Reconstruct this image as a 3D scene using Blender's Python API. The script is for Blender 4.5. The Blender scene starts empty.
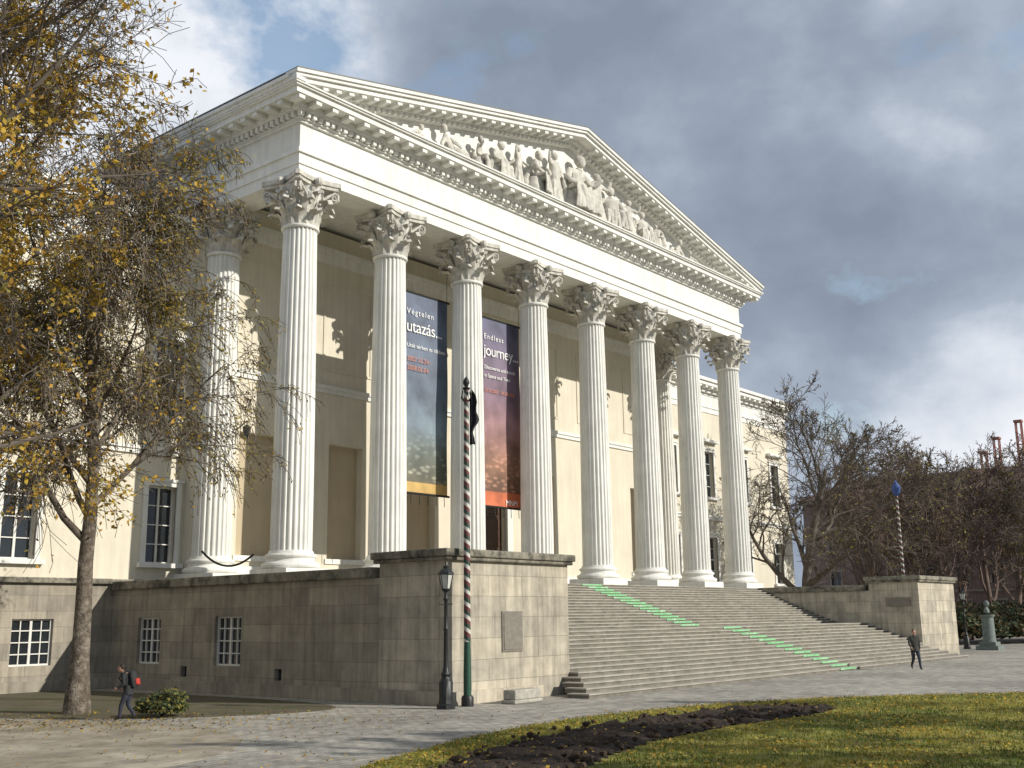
import bpy, math, random
from mathutils import Vector, Matrix, noise as mnoise
R = random.Random(7)
scene = bpy.context.scene
D2R = math.radians

# ------------------------------------------------------------------ helpers
def from_cam(r, g):
    """offsets (right, forward) from the camera, mostly taken from image pixels -> building grid"""
    return (.6398*r + .7685*g, -.7685*r + .6398*g)

class MB:
    def __init__(s): s.v=[]; s.f=[]; s.m=[]
    def add(s, vs, fs, mi=0):
        o=len(s.v); s.v.extend([tuple(p) for p in vs])
        for f in fs: s.f.append(tuple(i+o for i in f)); s.m.append(mi)
    def box(s,x0,x1,y0,y1,z0,z1,mi=0):
        s.add([(x0,y0,z0),(x1,y0,z0),(x1,y1,z0),(x0,y1,z0),(x0,y0,z1),(x1,y0,z1),(x1,y1,z1),(x0,y1,z1)],
              [(0,3,2,1),(4,5,6,7),(0,1,5,4),(1,2,6,5),(2,3,7,6),(3,0,4,7)],mi)
    def pbox(s,P,u0,u1,w0,w1,z0,z1,mi=0):
        c=[(u0,w0,z0),(u1,w0,z0),(u1,w1,z0),(u0,w1,z0),(u0,w0,z1),(u1,w0,z1),(u1,w1,z1),(u0,w1,z1)]
        s.add([P(*q) for q in c],[(0,3,2,1),(4,5,6,7),(0,1,5,4),(1,2,6,5),(2,3,7,6),(3,0,4,7)],mi)
    def chevron(s,xc,hw,z0,sl,t,y0,y1,mi=0):
        pts=[(xc-hw,z0),(xc,z0+hw*sl),(xc+hw,z0),(xc+hw,z0-t),(xc,z0+hw*sl-t),(xc-hw,z0-t)]
        v=[(x,y0,z) for x,z in pts]+[(x,y1,z) for x,z in pts]
        f=[(0,1,4,5),(1,2,3,4),(6,11,10,7),(7,10,9,8)]
        for i in range(6):
            j=(i+1)%6; f.append((i,i+6,j+6,j))
        s.add(v,f,mi)
    def lathe(s,prof,n,cx=0,cy=0,mi=0,wave=None,cap=True,sx=1,sy=1,z0=0):
        o=[];
        for (r,z) in prof:
            for i in range(n):
                a=2*math.pi*i/n; rr=r if wave is None else wave(r,z,a)
                o.append((cx+rr*math.cos(a)*sx,cy+rr*math.sin(a)*sy,z+z0))
        f=[]
        for k in range(len(prof)-1):
            for i in range(n):
                j=(i+1)%n; f.append((k*n+i,k*n+j,(k+1)*n+j,(k+1)*n+i))
        if cap:
            f.append(tuple(range(n-1,-1,-1))); f.append(tuple((len(prof)-1)*n+i for i in range(n)))
        s.add(o,f,mi)
    def tube(s,pts,rad,n=6,mi=0,cap=True):
        pts=[Vector(p) for p in pts]; o=[]; N=len(pts)
        prev=None
        for i,p in enumerate(pts):
            t=(pts[min(i+1,N-1)]-pts[max(i-1,0)])
            if t.length<1e-9: t=Vector((0,0,1))
            t.normalize()
            if prev is None:
                a=t.cross(Vector((0.31,0.17,0.93)) if abs(t.z)<.9 else Vector((1,.1,0)))
            else:
                a=prev-t*prev.dot(t)
            if a.length<1e-6: a=t.orthogonal()
            a.normalize(); prev=a; b=t.cross(a); r=rad[i] if hasattr(rad,'__len__') else rad
            for k in range(n):
                q=2*math.pi*k/n; o.append(p+a*(r*math.cos(q))+b*(r*math.sin(q)))
        f=[]
        for i in range(N-1):
            for k in range(n):
                j=(k+1)%n; f.append((i*n+k,i*n+j,(i+1)*n+j,(i+1)*n+k))
        if cap and n>3:
            f.append(tuple(range(n-1,-1,-1))); f.append(tuple((N-1)*n+i for i in range(n)))
        s.add(o,f,mi)
    def ball(s,c,rx,ry,rz,mi=0,n=10,m=7):
        o=[]; f=[]
        for k in range(m+1):
            ph=math.pi*k/m-math.pi/2
            for i in range(n):
                a=2*math.pi*i/n
                o.append((c[0]+rx*math.cos(ph)*math.cos(a),c[1]+ry*math.cos(ph)*math.sin(a),c[2]+rz*math.sin(ph)))
        for k in range(m):
            for i in range(n):
                j=(i+1)%n; f.append((k*n+i,k*n+j,(k+1)*n+j,(k+1)*n+i))
        s.add(o,f,mi)
    def xf(s,M,start=0):
        for i in range(start,len(s.v)): s.v[i]=tuple(M@Vector(s.v[i]))
    def mesh(s,name,mats,smooth=None):
        me=bpy.data.meshes.new(name); me.from_pydata(s.v,[],s.f)
        for m in mats: me.materials.append(m)
        me.polygons.foreach_set('material_index',s.m)
        if smooth is not None:
            me.polygons.foreach_set('use_smooth',[True]*len(s.f))
            try: me.set_sharp_from_angle(angle=D2R(smooth))
            except Exception: pass
        me.update(); return me
    def obj(s,name,mats,parent=None,smooth=None,loc=(0,0,0)):
        ob=bpy.data.objects.new(name,s.mesh(name,mats,smooth)); scene.collection.objects.link(ob)
        ob.location=loc; ob.parent=parent; return ob

def empty(name,loc=(0,0,0),rotz=0,scale=1):
    e=bpy.data.objects.new(name,None); scene.collection.objects.link(e)
    e.location=loc; e.rotation_euler=(0,0,rotz); e.scale=(scale,)*3; return e
def inst(name,me,parent=None,loc=(0,0,0),rotz=0):
    o=bpy.data.objects.new(name,me); scene.collection.objects.link(o); o.parent=parent
    o.location=loc; o.rotation_euler=(0,0,rotz); return o

# ------------------------------------------------------------------ materials
def M(name,col,rough=.8,var=.18,scale=1.5,bump=.25,bscale=25,streak=0,bricks=None,metallic=0,bdist=.02,flatbrick=False,col2=None,c2scale=.5,c2lo=.45,c2hi=.6,spec=.4,transl=0,simple=False):
    m=bpy.data.materials.new(name); m.use_nodes=True; nt=m.node_tree; N=nt.nodes; L=nt.links
    b=N['Principled BSDF']; b.inputs['Roughness'].default_value=rough; b.inputs['Metallic'].default_value=metallic
    b.inputs['Specular IOR Level'].default_value=spec
    tc=N.new('ShaderNodeTexCoord'); 
    n1=N.new('ShaderNodeTexNoise'); n1.inputs['Scale'].default_value=scale; n1.inputs['Detail'].default_value=1 if simple else 5; n1.inputs['Roughness'].default_value=.65
    L.new(tc.outputs['Object'],n1.inputs['Vector'])
    mr=N.new('ShaderNodeMapRange'); mr.inputs['From Min'].default_value=.3; mr.inputs['From Max'].default_value=.7
    mr.inputs['To Min'].default_value=1-var; mr.inputs['To Max'].default_value=1+var; L.new(n1.outputs['Fac'],mr.inputs['Value'])
    base=N.new('ShaderNodeRGB'); base.outputs[0].default_value=(*col,1); cur=base.outputs[0]
    if col2:
        n3=N.new('ShaderNodeTexNoise'); n3.inputs['Scale'].default_value=c2scale; n3.inputs['Detail'].default_value=6; n3.inputs['Roughness'].default_value=.7
        L.new(tc.outputs['Object'],n3.inputs['Vector'])
        r3=N.new('ShaderNodeMapRange'); r3.inputs['From Min'].default_value=c2lo; r3.inputs['From Max'].default_value=c2hi; L.new(n3.outputs['Fac'],r3.inputs['Value'])
        mx=N.new('ShaderNodeMix'); mx.data_type='RGBA'; L.new(r3.outputs[0],mx.inputs[0]); L.new(cur,mx.inputs[6]); mx.inputs[7].default_value=(*col2,1); cur=mx.outputs[2]
    def mul(cur,val):
        v=N.new('ShaderNodeVectorMath'); v.operation='SCALE'; L.new(cur,v.inputs[0]); L.new(val,v.inputs['Scale']); return v.outputs[0]
    cur=mul(cur,mr.outputs[0])
    if streak:
        mp=N.new('ShaderNodeMapping'); mp.inputs['Scale'].default_value=(2.5,2.5,.14); L.new(tc.outputs['Object'],mp.inputs['Vector'])
        n2=N.new('ShaderNodeTexNoise'); n2.inputs['Scale'].default_value=1.6; n2.inputs['Detail'].default_value=4; n2.inputs['Roughness'].default_value=.7; L.new(mp.outputs[0],n2.inputs['Vector'])
        m2=N.new('ShaderNodeMapRange'); m2.inputs['From Min'].default_value=.42; m2.inputs['From Max'].default_value=.72; m2.inputs['To Min'].default_value=1; m2.inputs['To Max'].default_value=1-streak; L.new(n2.outputs['Fac'],m2.inputs['Value'])
        cur=mul(cur,m2.outputs[0])
    if simple:
        L.new(cur,b.inputs['Base Color'])
    else:
        nb=N.new('ShaderNodeTexNoise'); nb.inputs['Scale'].default_value=bscale; nb.inputs['Detail'].default_value=2; L.new(tc.outputs['Object'],nb.inputs['Vector'])
        hsock=nb.outputs['Fac']
        if bricks:
            w,h,mo=bricks[:3]; dk=bricks[3] if len(bricks)>3 else .55
            sp=N.new('ShaderNodeSeparateXYZ'); L.new(tc.outputs['Object'],sp.inputs[0]); cb=N.new('ShaderNodeCombineXYZ')
            if flatbrick:
                L.new(sp.outputs[0],cb.inputs[0]); L.new(sp.outputs[1],cb.inputs[1])
            else:
                ad=N.new('ShaderNodeMath'); ad.operation='ADD'; L.new(sp.outputs[0],ad.inputs[0]); L.new(sp.outputs[1],ad.inputs[1])
                L.new(ad.outputs[0],cb.inputs[0]); L.new(sp.outputs[2],cb.inputs[1])
            br=N.new('ShaderNodeTexBrick'); br.inputs['Scale'].default_value=1; br.inputs['Brick Width'].default_value=w; br.inputs['Row Height'].default_value=h
            br.inputs['Mortar Size'].default_value=mo; br.inputs['Mortar Smooth'].default_value=.3
            br.inputs['Color1'].default_value=(.85,.85,.85,1); br.inputs['Color2'].default_value=(1.12,1.1,1.06,1); br.inputs['Mortar'].default_value=(dk,dk,dk,1)
            L.new(cb.outputs[0],br.inputs['Vector'])
            v=N.new('ShaderNodeVectorMath'); v.operation='MULTIPLY'; L.new(cur,v.inputs[0]); L.new(br.outputs['Color'],v.inputs[1]); cur=v.outputs[0]
            sb=N.new('ShaderNodeMath'); sb.operation='SUBTRACT'; L.new(hsock,sb.inputs[0]); L.new(br.outputs['Fac'],sb.inputs[1]); hsock=sb.outputs[0]
        L.new(cur,b.inputs['Base Color'])
        bp=N.new('ShaderNodeBump'); bp.inputs['Strength'].default_value=bump; bp.inputs['Distance'].default_value=bdist; L.new(hsock,bp.inputs['Height']); L.new(bp.outputs[0],b.inputs['Normal'])
    if transl:
        tr=N.new('ShaderNodeBsdfTranslucent'); L.new(cur,tr.inputs['Color']); ms=N.new('ShaderNodeMixShader'); ms.inputs[0].default_value=transl
        L.new(b.outputs[0],ms.inputs[1]); L.new(tr.outputs[0],ms.inputs[2]); L.new(ms.outputs[0],N['Material Output'].inputs['Surface'])
    return m

m_col  = M('column_stone',(.79,.785,.735),.75,.09,.8,.15,20,streak=.20)
m_ent  = M('entablature_stone',(.78,.775,.725),.75,.09,.6,.15,18,streak=.16)
m_carve= M('carved_stone',(.58,.56,.50),.85,.28,3,.4,25,streak=.3)
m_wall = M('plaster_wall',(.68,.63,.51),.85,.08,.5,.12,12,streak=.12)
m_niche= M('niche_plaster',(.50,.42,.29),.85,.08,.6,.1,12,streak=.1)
m_pod  = M('podium_stone',(.36,.325,.265),.9,.22,1.1,.4,22,streak=.35,bricks=(1.5,.62,.010,.65))
m_cheek= M('cheek_stone',(.46,.42,.34),.9,.25,1.3,.45,22,streak=.4,bricks=(1.7,.66,.012,.65))
m_cop  = M('coping_stone',(.26,.24,.19),.95,.4,2.0,.6,18,streak=.3,col2=(.08,.075,.06),c2scale=1.6,c2lo=.48,c2hi=.62)
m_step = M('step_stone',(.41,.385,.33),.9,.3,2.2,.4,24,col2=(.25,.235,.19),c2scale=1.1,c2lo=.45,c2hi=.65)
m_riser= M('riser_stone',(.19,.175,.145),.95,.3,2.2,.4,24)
m_green= M('green_paint',(.22,.48,.24),.6,.3,5,.1,30,col2=(.42,.54,.40),c2scale=2,c2lo=.5,c2hi=.65)
m_roof = M('roof_zinc',(.14,.15,.15),.5,.2,1,.1,10)
m_glass= M('window_glass',(.025,.03,.035),.07,.5,.35,.05,3,spec=.8)
m_white= M('window_paint',(.72,.71,.66),.5,.08,3,.05,20)
m_door = M('door_wood',(.07,.035,.02),.5,.3,3,.2,15)
m_iron = M('black_iron',(.018,.02,.02),.45,.2,8,.1,40)
m_bronze=M('plaque_stone',(.20,.18,.15),.6,.2,6,.2,30)
m_soil = M('soil',(.036,.024,.016),1,.5,6,1,30,bdist=.06)
m_clod = M('soil_clod',(.055,.036,.023),1,.5,9,1,30)
m_paving=M('paving',(.27,.255,.225),.9,.35,2.2,.5,14,bricks=(.36,.24,.02,.6),flatbrick=True,col2=(.39,.37,.325),c2scale=.22,c2lo=.40,c2hi=.60)
m_dirt = M('dirt_gravel',(.37,.33,.26),.95,.35,1.2,.5,30,col2=(.22,.19,.14),c2scale=.35,c2lo=.42,c2hi=.62)
m_lawn = M('lawn_green',(.14,.155,.03),.95,.4,2,.8,45,col2=(.30,.26,.055),c2scale=.45,c2lo=.40,c2hi=.60)
m_b1=M('blade_green',(.15,.18,.03),.7,.4,1.5,transl=.35,simple=True)
m_b2=M('blade_olive',(.31,.28,.055),.7,.4,1.5,transl=.35,simple=True)
m_l1=M('leaf_yellow',(.54,.36,.05),.7,.3,1,transl=.35,simple=True)
m_l2=M('leaf_orange',(.42,.24,.035),.7,.3,1,transl=.35,simple=True)
m_l3=M('leaf_olive',(.26,.22,.05),.7,.35,1,transl=.3,simple=True)
m_l4=M('leaf_brown',(.14,.10,.045),.8,.3,1,transl=.2,simple=True)
m_l5=M('leaf_darkgreen',(.035,.055,.02),.7,.4,1,simple=True)
m_bark=M('bark',(.12,.098,.075),.95,.4,5,1,18,bdist=.04,col2=(.20,.17,.135),c2scale=2.5)
m_bark2=M('bark_dark',(.065,.05,.04),.95,.3,2,simple=True)
m_bark3=M('bark_greybrown',(.12,.10,.08),.95,.3,2,simple=True)
m_twig=M('twig_reddish',(.16,.115,.095),.95,.3,.6,simple=True)
m_pink=M('facade_pink',(.30,.215,.18),.9,.15,.2,.1,10,streak=.3)
m_tile=M('roof_tile',(.15,.09,.07),.9,.25,.5,.3,8,bricks=(.6,.5,.05,.7),flatbrick=True)
m_rust=M('mast_rust',(.28,.12,.09),.8,.2,2,simple=True)
m_skin=M('skin',(.50,.30,.21),.55,.06,20,.05,60)
m_hair=M('hair',(.03,.02,.015),.7,.3,40,.4,120)
m_jack=M('jacket_dark',(.03,.032,.035),.85,.3,12,.4,60)
m_jack2=M('jacket_olive',(.05,.05,.045),.85,.3,12,.4,60)
m_jean=M('trousers',(.035,.04,.055),.9,.25,12,.4,60)
m_shoe=M('shoes',(.02,.016,.014),.5,.2,12,.2,60)
m_red =M('red_bag',(.42,.04,.03),.7,.2,12,.3,60)
m_verd=M('verdigris_stone',(.17,.20,.185),.85,.25,5,.3,30)
m_blue=M('blue_paint',(.04,.08,.24),.6,.25,5,.1,30)
m_sock=M('stone_block',(.38,.36,.31),.9,.25,5,.5,20)

def spiral_mat():
    m=bpy.data.materials.new('spiral_paint'); m.use_nodes=True; nt=m.node_tree; N=nt.nodes; L=nt.links; b=N['Principled BSDF']; b.inputs['Roughness'].default_value=.5
    tc=N.new('ShaderNodeTexCoord'); sp=N.new('ShaderNodeSeparateXYZ'); L.new(tc.outputs['Object'],sp.inputs[0])
    at=N.new('ShaderNodeMath'); at.operation='ARCTAN2'; L.new(sp.outputs[1],at.inputs[0]); L.new(sp.outputs[0],at.inputs[1])
    dv=N.new('ShaderNodeMath'); dv.operation='DIVIDE'; dv.inputs[1].default_value=2*math.pi; L.new(at.outputs[0],dv.inputs[0])
    ml=N.new('ShaderNodeMath'); ml.operation='MULTIPLY'; ml.inputs[1].default_value=2.6; L.new(sp.outputs[2],ml.inputs[0])
    ad=N.new('ShaderNodeMath'); ad.operation='ADD'; L.new(dv.outputs[0],ad.inputs[0]); L.new(ml.outputs[0],ad.inputs[1])
    fr=N.new('ShaderNodeMath'); fr.operation='FRACT'; L.new(ad.outputs[0],fr.inputs[0])
    cr=N.new('ShaderNodeValToRGB'); cr.color_ramp.interpolation='CONSTANT'; e=cr.color_ramp.elements
    e[0].position=0; e[0].color=(.13,.03,.028,1); e[1].position=.33; e[1].color=(.55,.53,.48,1); n=e.new(.66); n.color=(.02,.05,.035,1)
    L.new(fr.outputs[0],cr.inputs[0]); L.new(cr.outputs[0],b.inputs['Base Color']); return m
m_spiral=spiral_mat()

def banner_mat(name,stops):
    m=bpy.data.materials.new(name); m.use_nodes=True; nt=m.node_tree; N=nt.nodes; L=nt.links; b=N['Principled BSDF']; b.inputs['Roughness'].default_value=.55
    tc=N.new('ShaderNodeTexCoord'); sp=N.new('ShaderNodeSeparateXYZ'); L.new(tc.outputs['Object'],sp.inputs[0])
    mr=N.new('ShaderNodeMapRange'); mr.inputs['From Min'].default_value=8.5; mr.inputs['From Max'].default_value=18.7; L.new(sp.outputs[2],mr.inputs['Value'])
    ns=N.new('ShaderNodeTexNoise'); ns.inputs['Scale'].default_value=.8; ns.inputs['Detail'].default_value=5; L.new(tc.outputs['Object'],ns.inputs['Vector'])
    cr=N.new('ShaderNodeValToRGB'); e=cr.color_ramp.elements
    e[0].position=stops[0][0]; e[0].color=(*stops[0][1],1); e[1].position=stops[-1][0]; e[1].color=(*stops[-1][1],1)
    for p,c in stops[1:-1]:
        q=e.new(p); q.color=(*c,1)
    L.new(mr.outputs[0],cr.inputs[0])
    vo=N.new('ShaderNodeTexVoronoi'); vo.inputs['Scale'].default_value=2.6; mp=N.new('ShaderNodeMapping'); mp.inputs['Scale'].default_value=(.8,.8,1.7); L.new(tc.outputs['Object'],mp.inputs[0]); L.new(mp.outputs[0],vo.inputs['Vector'])
    lo=N.new('ShaderNodeMapRange'); lo.inputs['From Min'].default_value=.36; lo.inputs['From Max'].default_value=.12; lo.inputs['To Min'].default_value=0; lo.inputs['To Max'].default_value=.85; L.new(mr.outputs[0],lo.inputs['Value'])
    gt=N.new('ShaderNodeMath'); gt.operation='GREATER_THAN'; gt.inputs[1].default_value=.06; L.new(mr.outputs[0],gt.inputs[0])
    mm=N.new('ShaderNodeMath'); mm.operation='MULTIPLY'; L.new(lo.outputs[0],mm.inputs[0]); L.new(gt.outputs[0],mm.inputs[1])
    vc=N.new('ShaderNodeMapRange'); vc.inputs['From Min'].default_value=.0; vc.inputs['From Max'].default_value=.5; vc.inputs['To Min'].default_value=1.7; vc.inputs['To Max'].default_value=.35; L.new(vo.outputs['Distance'],vc.inputs['Value'])
    one=N.new('ShaderNodeMix'); one.data_type='FLOAT'; L.new(mm.outputs[0],one.inputs[0]); one.inputs[2].default_value=1; L.new(vc.outputs[0],one.inputs[3])
    nn=N.new('ShaderNodeMapRange'); nn.inputs['From Min'].default_value=.3; nn.inputs['From Max'].default_value=.7; nn.inputs['To Min'].default_value=.65; nn.inputs['To Max'].default_value=1.4; L.new(ns.outputs['Fac'],nn.inputs['Value'])
    k=N.new('ShaderNodeMath'); k.operation='MULTIPLY'; L.new(one.outputs[0],k.inputs[0]); L.new(nn.outputs[0],k.inputs[1])
    v=N.new('ShaderNodeVectorMath'); v.operation='SCALE'; L.new(cr.outputs[0],v.inputs[0]); L.new(k.outputs[0],v.inputs['Scale']); L.new(v.outputs[0],b.inputs['Base Color'])
    return m

# ------------------------------------------------------------------ camera / light / sky
CAMH=2.6
cam=bpy.data.cameras.new('camera'); co=bpy.data.objects.new('camera',cam); scene.collection.objects.link(co)
mat_=Matrix.Rotation(D2R(-50.38),4,'Z')@Matrix.Rotation(D2R(90+12.05),4,'X')@Matrix.Rotation(D2R(-.75),4,'Z')
co.location=(0,0,CAMH); co.rotation_euler=mat_.to_euler(); cam.sensor_width=36; cam.lens=38.53; cam.clip_end=3000
scene.camera=co
SA,SE=D2R(20),D2R(27)
S=Vector((math.sin(SA)*math.cos(SE),-math.cos(SA)*math.cos(SE),math.sin(SE)))
sl=bpy.data.lights.new('sun','SUN'); sl.energy=4.5; sl.angle=D2R(.5); sl.color=(1,.945,.85)
so=bpy.data.objects.new('sun',sl); scene.collection.objects.link(so); so.rotation_euler=S.to_track_quat('Z','Y').to_euler(); so.location=(0,0,80)

w=bpy.data.worlds.new('World'); scene.world=w; w.use_nodes=True; nt=w.node_tree; N=nt.nodes; L=nt.links
bg=N['Background']; bg.inputs['Strength'].default_value=.13
sky=N.new('ShaderNodeTexSky'); sky.sky_type='NISHITA'; sky.sun_disc=False; sky.sun_elevation=SE; sky.sun_rotation=math.atan2(S.x,S.y); sky.air_density=1.3; sky.dust_density=.4
tc=N.new('ShaderNodeTexCoord')
def wn(scale,loc,detail=6,rough=.58,sc=(1,1,1.45),dist=.0):
    mp=N.new('ShaderNodeMapping'); mp.inputs['Scale'].default_value=sc; mp.inputs['Location'].default_value=loc; L.new(tc.outputs['Generated'],mp.inputs[0])
    n=N.new('ShaderNodeTexNoise'); n.inputs['Scale'].default_value=scale; n.inputs['Detail'].default_value=detail; n.inputs['Roughness'].default_value=rough; n.inputs['Distortion'].default_value=dist
    L.new(mp.outputs[0],n.inputs['Vector']); return n.outputs['Fac']
def lobe(az,el,width,amp):
    az,el=D2R(az),D2R(el); d=N.new('ShaderNodeVectorMath'); d.operation='DOT_PRODUCT'; L.new(tc.outputs['Generated'],d.inputs[0])
    d.inputs[1].default_value=(math.cos(az)*math.cos(el),math.sin(az)*math.cos(el),math.sin(el))
    r=N.new('ShaderNodeMapRange'); r.interpolation_type='SMOOTHSTEP'; r.inputs['From Min'].default_value=math.cos(D2R(width)); r.inputs['From Max'].default_value=1; r.inputs['To Max'].default_value=amp
    L.new(d.outputs['Value'],r.inputs['Value']); return r.outputs[0]
def madd(a,b):
    n=N.new('ShaderNodeMath'); n.operation='ADD'; L.new(a,n.inputs[0]); L.new(b,n.inputs[1]); return n.outputs[0]
shade=wn(4.2,(1.3,.4,.2),7,.55)
for l in (lobe(58,28,13,.30),lobe(17,23.5,4,.10),lobe(15,9,9,.22),lobe(43,34,8,-.06),lobe(24,17,9,-.07),lobe(32,27,14,-.05),lobe(66,12,20,.1),lobe(17,28,9,-.03)):
    shade=madd(shade,l)
cr=N.new('ShaderNodeValToRGB'); e=cr.color_ramp.elements
def cc(c): return tuple(x/1.3 for x in c)+(1,)
e[0].position=.30; e[0].color=cc((2.5,3.0,3.8)); e[1].position=.80; e[1].color=cc((9.0,9.3,9.8))
for p,c in ((.44,(3.2,3.75,4.65)),(.55,(4.2,4.8,5.75)),(.66,(6.4,6.95,7.8))):
    q=e.new(p); q.color=cc(c)
L.new(shade,cr.inputs[0])
cov=wn(7,(4.1,2.2,.7),6,.6)
cov=madd(cov,lobe(52.3,31,6.5,.25)); cov=madd(cov,lobe(10,7,8,.08))
cm=N.new('ShaderNodeMapRange'); cm.inputs['From Min'].default_value=.60; cm.inputs['From Max'].default_value=.76; cm.inputs['To Max'].default_value=.85; L.new(cov,cm.inputs['Value'])
sk=N.new('ShaderNodeVectorMath'); sk.operation='SCALE'; sk.inputs['Scale'].default_value=1.35; L.new(sky.outputs[0],sk.inputs[0])
mx=N.new('ShaderNodeMix'); mx.data_type='RGBA'; L.new(cm.outputs[0],mx.inputs[0]); L.new(cr.outputs[0],mx.inputs[6]); L.new(sk.outputs[0],mx.inputs[7])
L.new(mx.outputs[2],bg.inputs['Color'])
scene.view_settings.view_transform='Standard'; scene.view_settings.look='None'; scene.view_settings.exposure=0

# ------------------------------------------------------------------ ground
g=MB(); g.add([(-900,-900,0),(1200,-900,0),(1200,1200,0),(-900,1200,0)],[(0,1,2,3)]); g.obj('ground',[m_paving])
def polyobj(name,pts,z,mat,kerb=None):
    me=MB(); n=len(pts); me.add([(x,y,z) for x,y in pts]+[(x,y,-.05) for x,y in pts],[tuple(range(n))]+[(i,i+n,(i+1)%n+n,(i+1)%n) for i in range(n)]); return me.obj(name,[mat])
def smooth_poly(pts,it=2):
    for _ in range(it):
        q=[]
        for i in range(len(pts)):
            a=pts[i]; b=pts[(i+1)%len(pts)]
            q.append((a[0]*.75+b[0]*.25,a[1]*.75+b[1]*.25)); q.append((a[0]*.25+b[0]*.75,a[1]*.25+b[1]*.75))
        pts=q
    return pts
lawn_rg=smooth_poly([(-4.2,12),(-3.2,19),(-1.9,23.2),(0.2,27.8),(3.2,31.5),(6.5,34.2),(11,36),(17,36.8),(30,37),(45,36),(50,4),(-4,3)],2)
lawn=[from_cam(*p) for p in lawn_rg]
polyobj('lawn',lawn,.035,m_lawn)
dirt=[from_cam(*p) for p in smooth_poly([(-30,14),(-7.5,19),(-5.5,23),(-6.5,27.5),(-9,30.2),(-16,32),(-22,34.5),(-45,36),(-50,20)],2)]
polyobj('dirt_path',dirt,.006,m_dirt)
shade_outline=[from_cam(*p) for p in smooth_poly([(-30,36),(-14,32.2),(-9,31.5),(-5,33.6),(-6,36.5),(-11,41),(-20,47)],2)]
polyobj('painted_shade_ground',shade_outline,.012,M('ground_shade_tone',(.12,.10,.07),1,.4,2,.8,30,col2=(.07,.075,.03),c2scale=1))  # sheet coloured dark to stand for the shade on the ground beside the building
def inpoly(x,y,P):
    c=False; j=len(P)-1
    for i in range(len(P)):
        if (P[i][1]>y)!=(P[j][1]>y) and x<(P[j][0]-P[i][0])*(y-P[i][1])/(P[j][1]-P[i][1])+P[i][0]: c=not c
        j=i
    return c
bed_rg=smooth_poly([(-1.7,17),(-1.3,21),(.6,25.5),(3.2,29),(5.8,31.8),(9.5,32.4),(8.2,29.8),(5.6,27.4),(3.0,24),(1.4,20.5),(.9,17)],2)
sb=MB(); step=.16; idx={}
def edge_d(x,y,P):
    best=9
    for i in range(len(P)):
        a=P[i]; b=P[(i+1)%len(P)]; dx,dy=b[0]-a[0],b[1]-a[1]; t=max(0,min(1,((x-a[0])*dx+(y-a[1])*dy)/(dx*dx+dy*dy+1e-9)))
        best=min(best,math.hypot(x-a[0]-t*dx,y-a[1]-t*dy))
    return best
for i in range(-12,64):
    for j in range(105,206):
        r=i*step; gg=j*step
        if inpoly(r,gg,bed_rg):
            d=edge_d(r,gg,bed_rg); z=.04+.10*min(1,d/.7)+.13*(mnoise.noise(Vector((r*1.7,gg*1.7,0))))*min(1,d/.3)+.07*mnoise.noise(Vector((r*5,gg*5,3)))
            X,Y=from_cam(r,gg); idx[(i,j)]=len(sb.v); sb.v.append((X,Y,z))
for (i,j) in list(idx):
    if (i+1,j) in idx and (i,j+1) in idx and (i+1,j+1) in idx:
        sb.f.append((idx[(i,j)],idx[(i+1,j)],idx[(i+1,j+1)],idx[(i,j+1)])); sb.m.append(0)
for k in range(1500):
    r=R.uniform(-1.8,9.6); gg=R.uniform(17,32.6)
    if inpoly(r,gg,bed_rg):
        X,Y=from_cam(r,gg); s_=R.uniform(.03,.10); st=len(sb.v); sb.ball((0,0,0),s_,s_*R.uniform(.7,1.2),s_*.8,1,5,3)
        sb.xf(Matrix.Translation((X,Y,.10+R.uniform(-.03,.08)))@Matrix.Rotation(R.uniform(0,6),4,'Z')@Matrix.Rotation(R.uniform(-.6,.6),4,'X'),st)
sb.obj('flower_bed',[m_soil,m_clod])
gb=MB(); cnt=0
while cnt<55000:
    gg=14+26*R.random()**1.15; r=R.uniform(-5,.52*gg+1)
    if not inpoly(r,gg,lawn_rg) or inpoly(r,gg,bed_rg): cnt+=.3; continue
    X,Y=from_cam(r,gg); a=R.uniform(0,6.28); h=R.uniform(.03,.08); wd=R.uniform(.012,.022); lx,ly=R.uniform(-.04,.04),R.uniform(-.04,.04)
    n=mnoise.noise(Vector((X*.4,Y*.4,0)))
    gb.add([(X-wd*math.cos(a),Y-wd*math.sin(a),.03),(X+wd*math.cos(a),Y+wd*math.sin(a),.03),(X+lx,Y+ly,.035+h)],[(0,1,2)],0 if R.random()+n*2.0<.45 else 1); cnt+=1
gb.obj('grass',[m_b1,m_b2])
fl=MB()
def leaf_at(mb,X,Y,z,s_,mi,flat=.35):
    a=R.uniform(0,6.28); ca,sa=math.cos(a)*s_,math.sin(a)*s_
    t1,t2=R.uniform(-flat,flat)*s_,R.uniform(-flat,flat)*s_
    mb.add([(X-ca,Y-sa,z+t1+.01),(X+sa*.6,Y-ca*.6,z+t2+.01),(X+ca,Y+sa,z-t1+.02),(X-sa*.6,Y+ca*.6,z-t2+.02)],[(0,1,2,3)],mi)
for k in range(26000):
    gg=13+26*R.random(); r=R.uniform(-5,.52*gg+1)
    if not inpoly(r,gg,lawn_rg): continue
    ed=edge_d(r,gg,lawn_rg); inb=inpoly(r,gg,bed_rg); cl=mnoise.noise(Vector((r*.5,gg*.5,9)))
    if inb:
        if R.random()<.9: continue
    elif R.random()>(.9 if ed<1.6 else .42+1.2*cl): continue
    X,Y=from_cam(r,gg); leaf_at(fl,X,Y,.07+(.12 if inb else 0),R.uniform(.025,.055),R.choice([0,0,0,1,3]))
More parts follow.
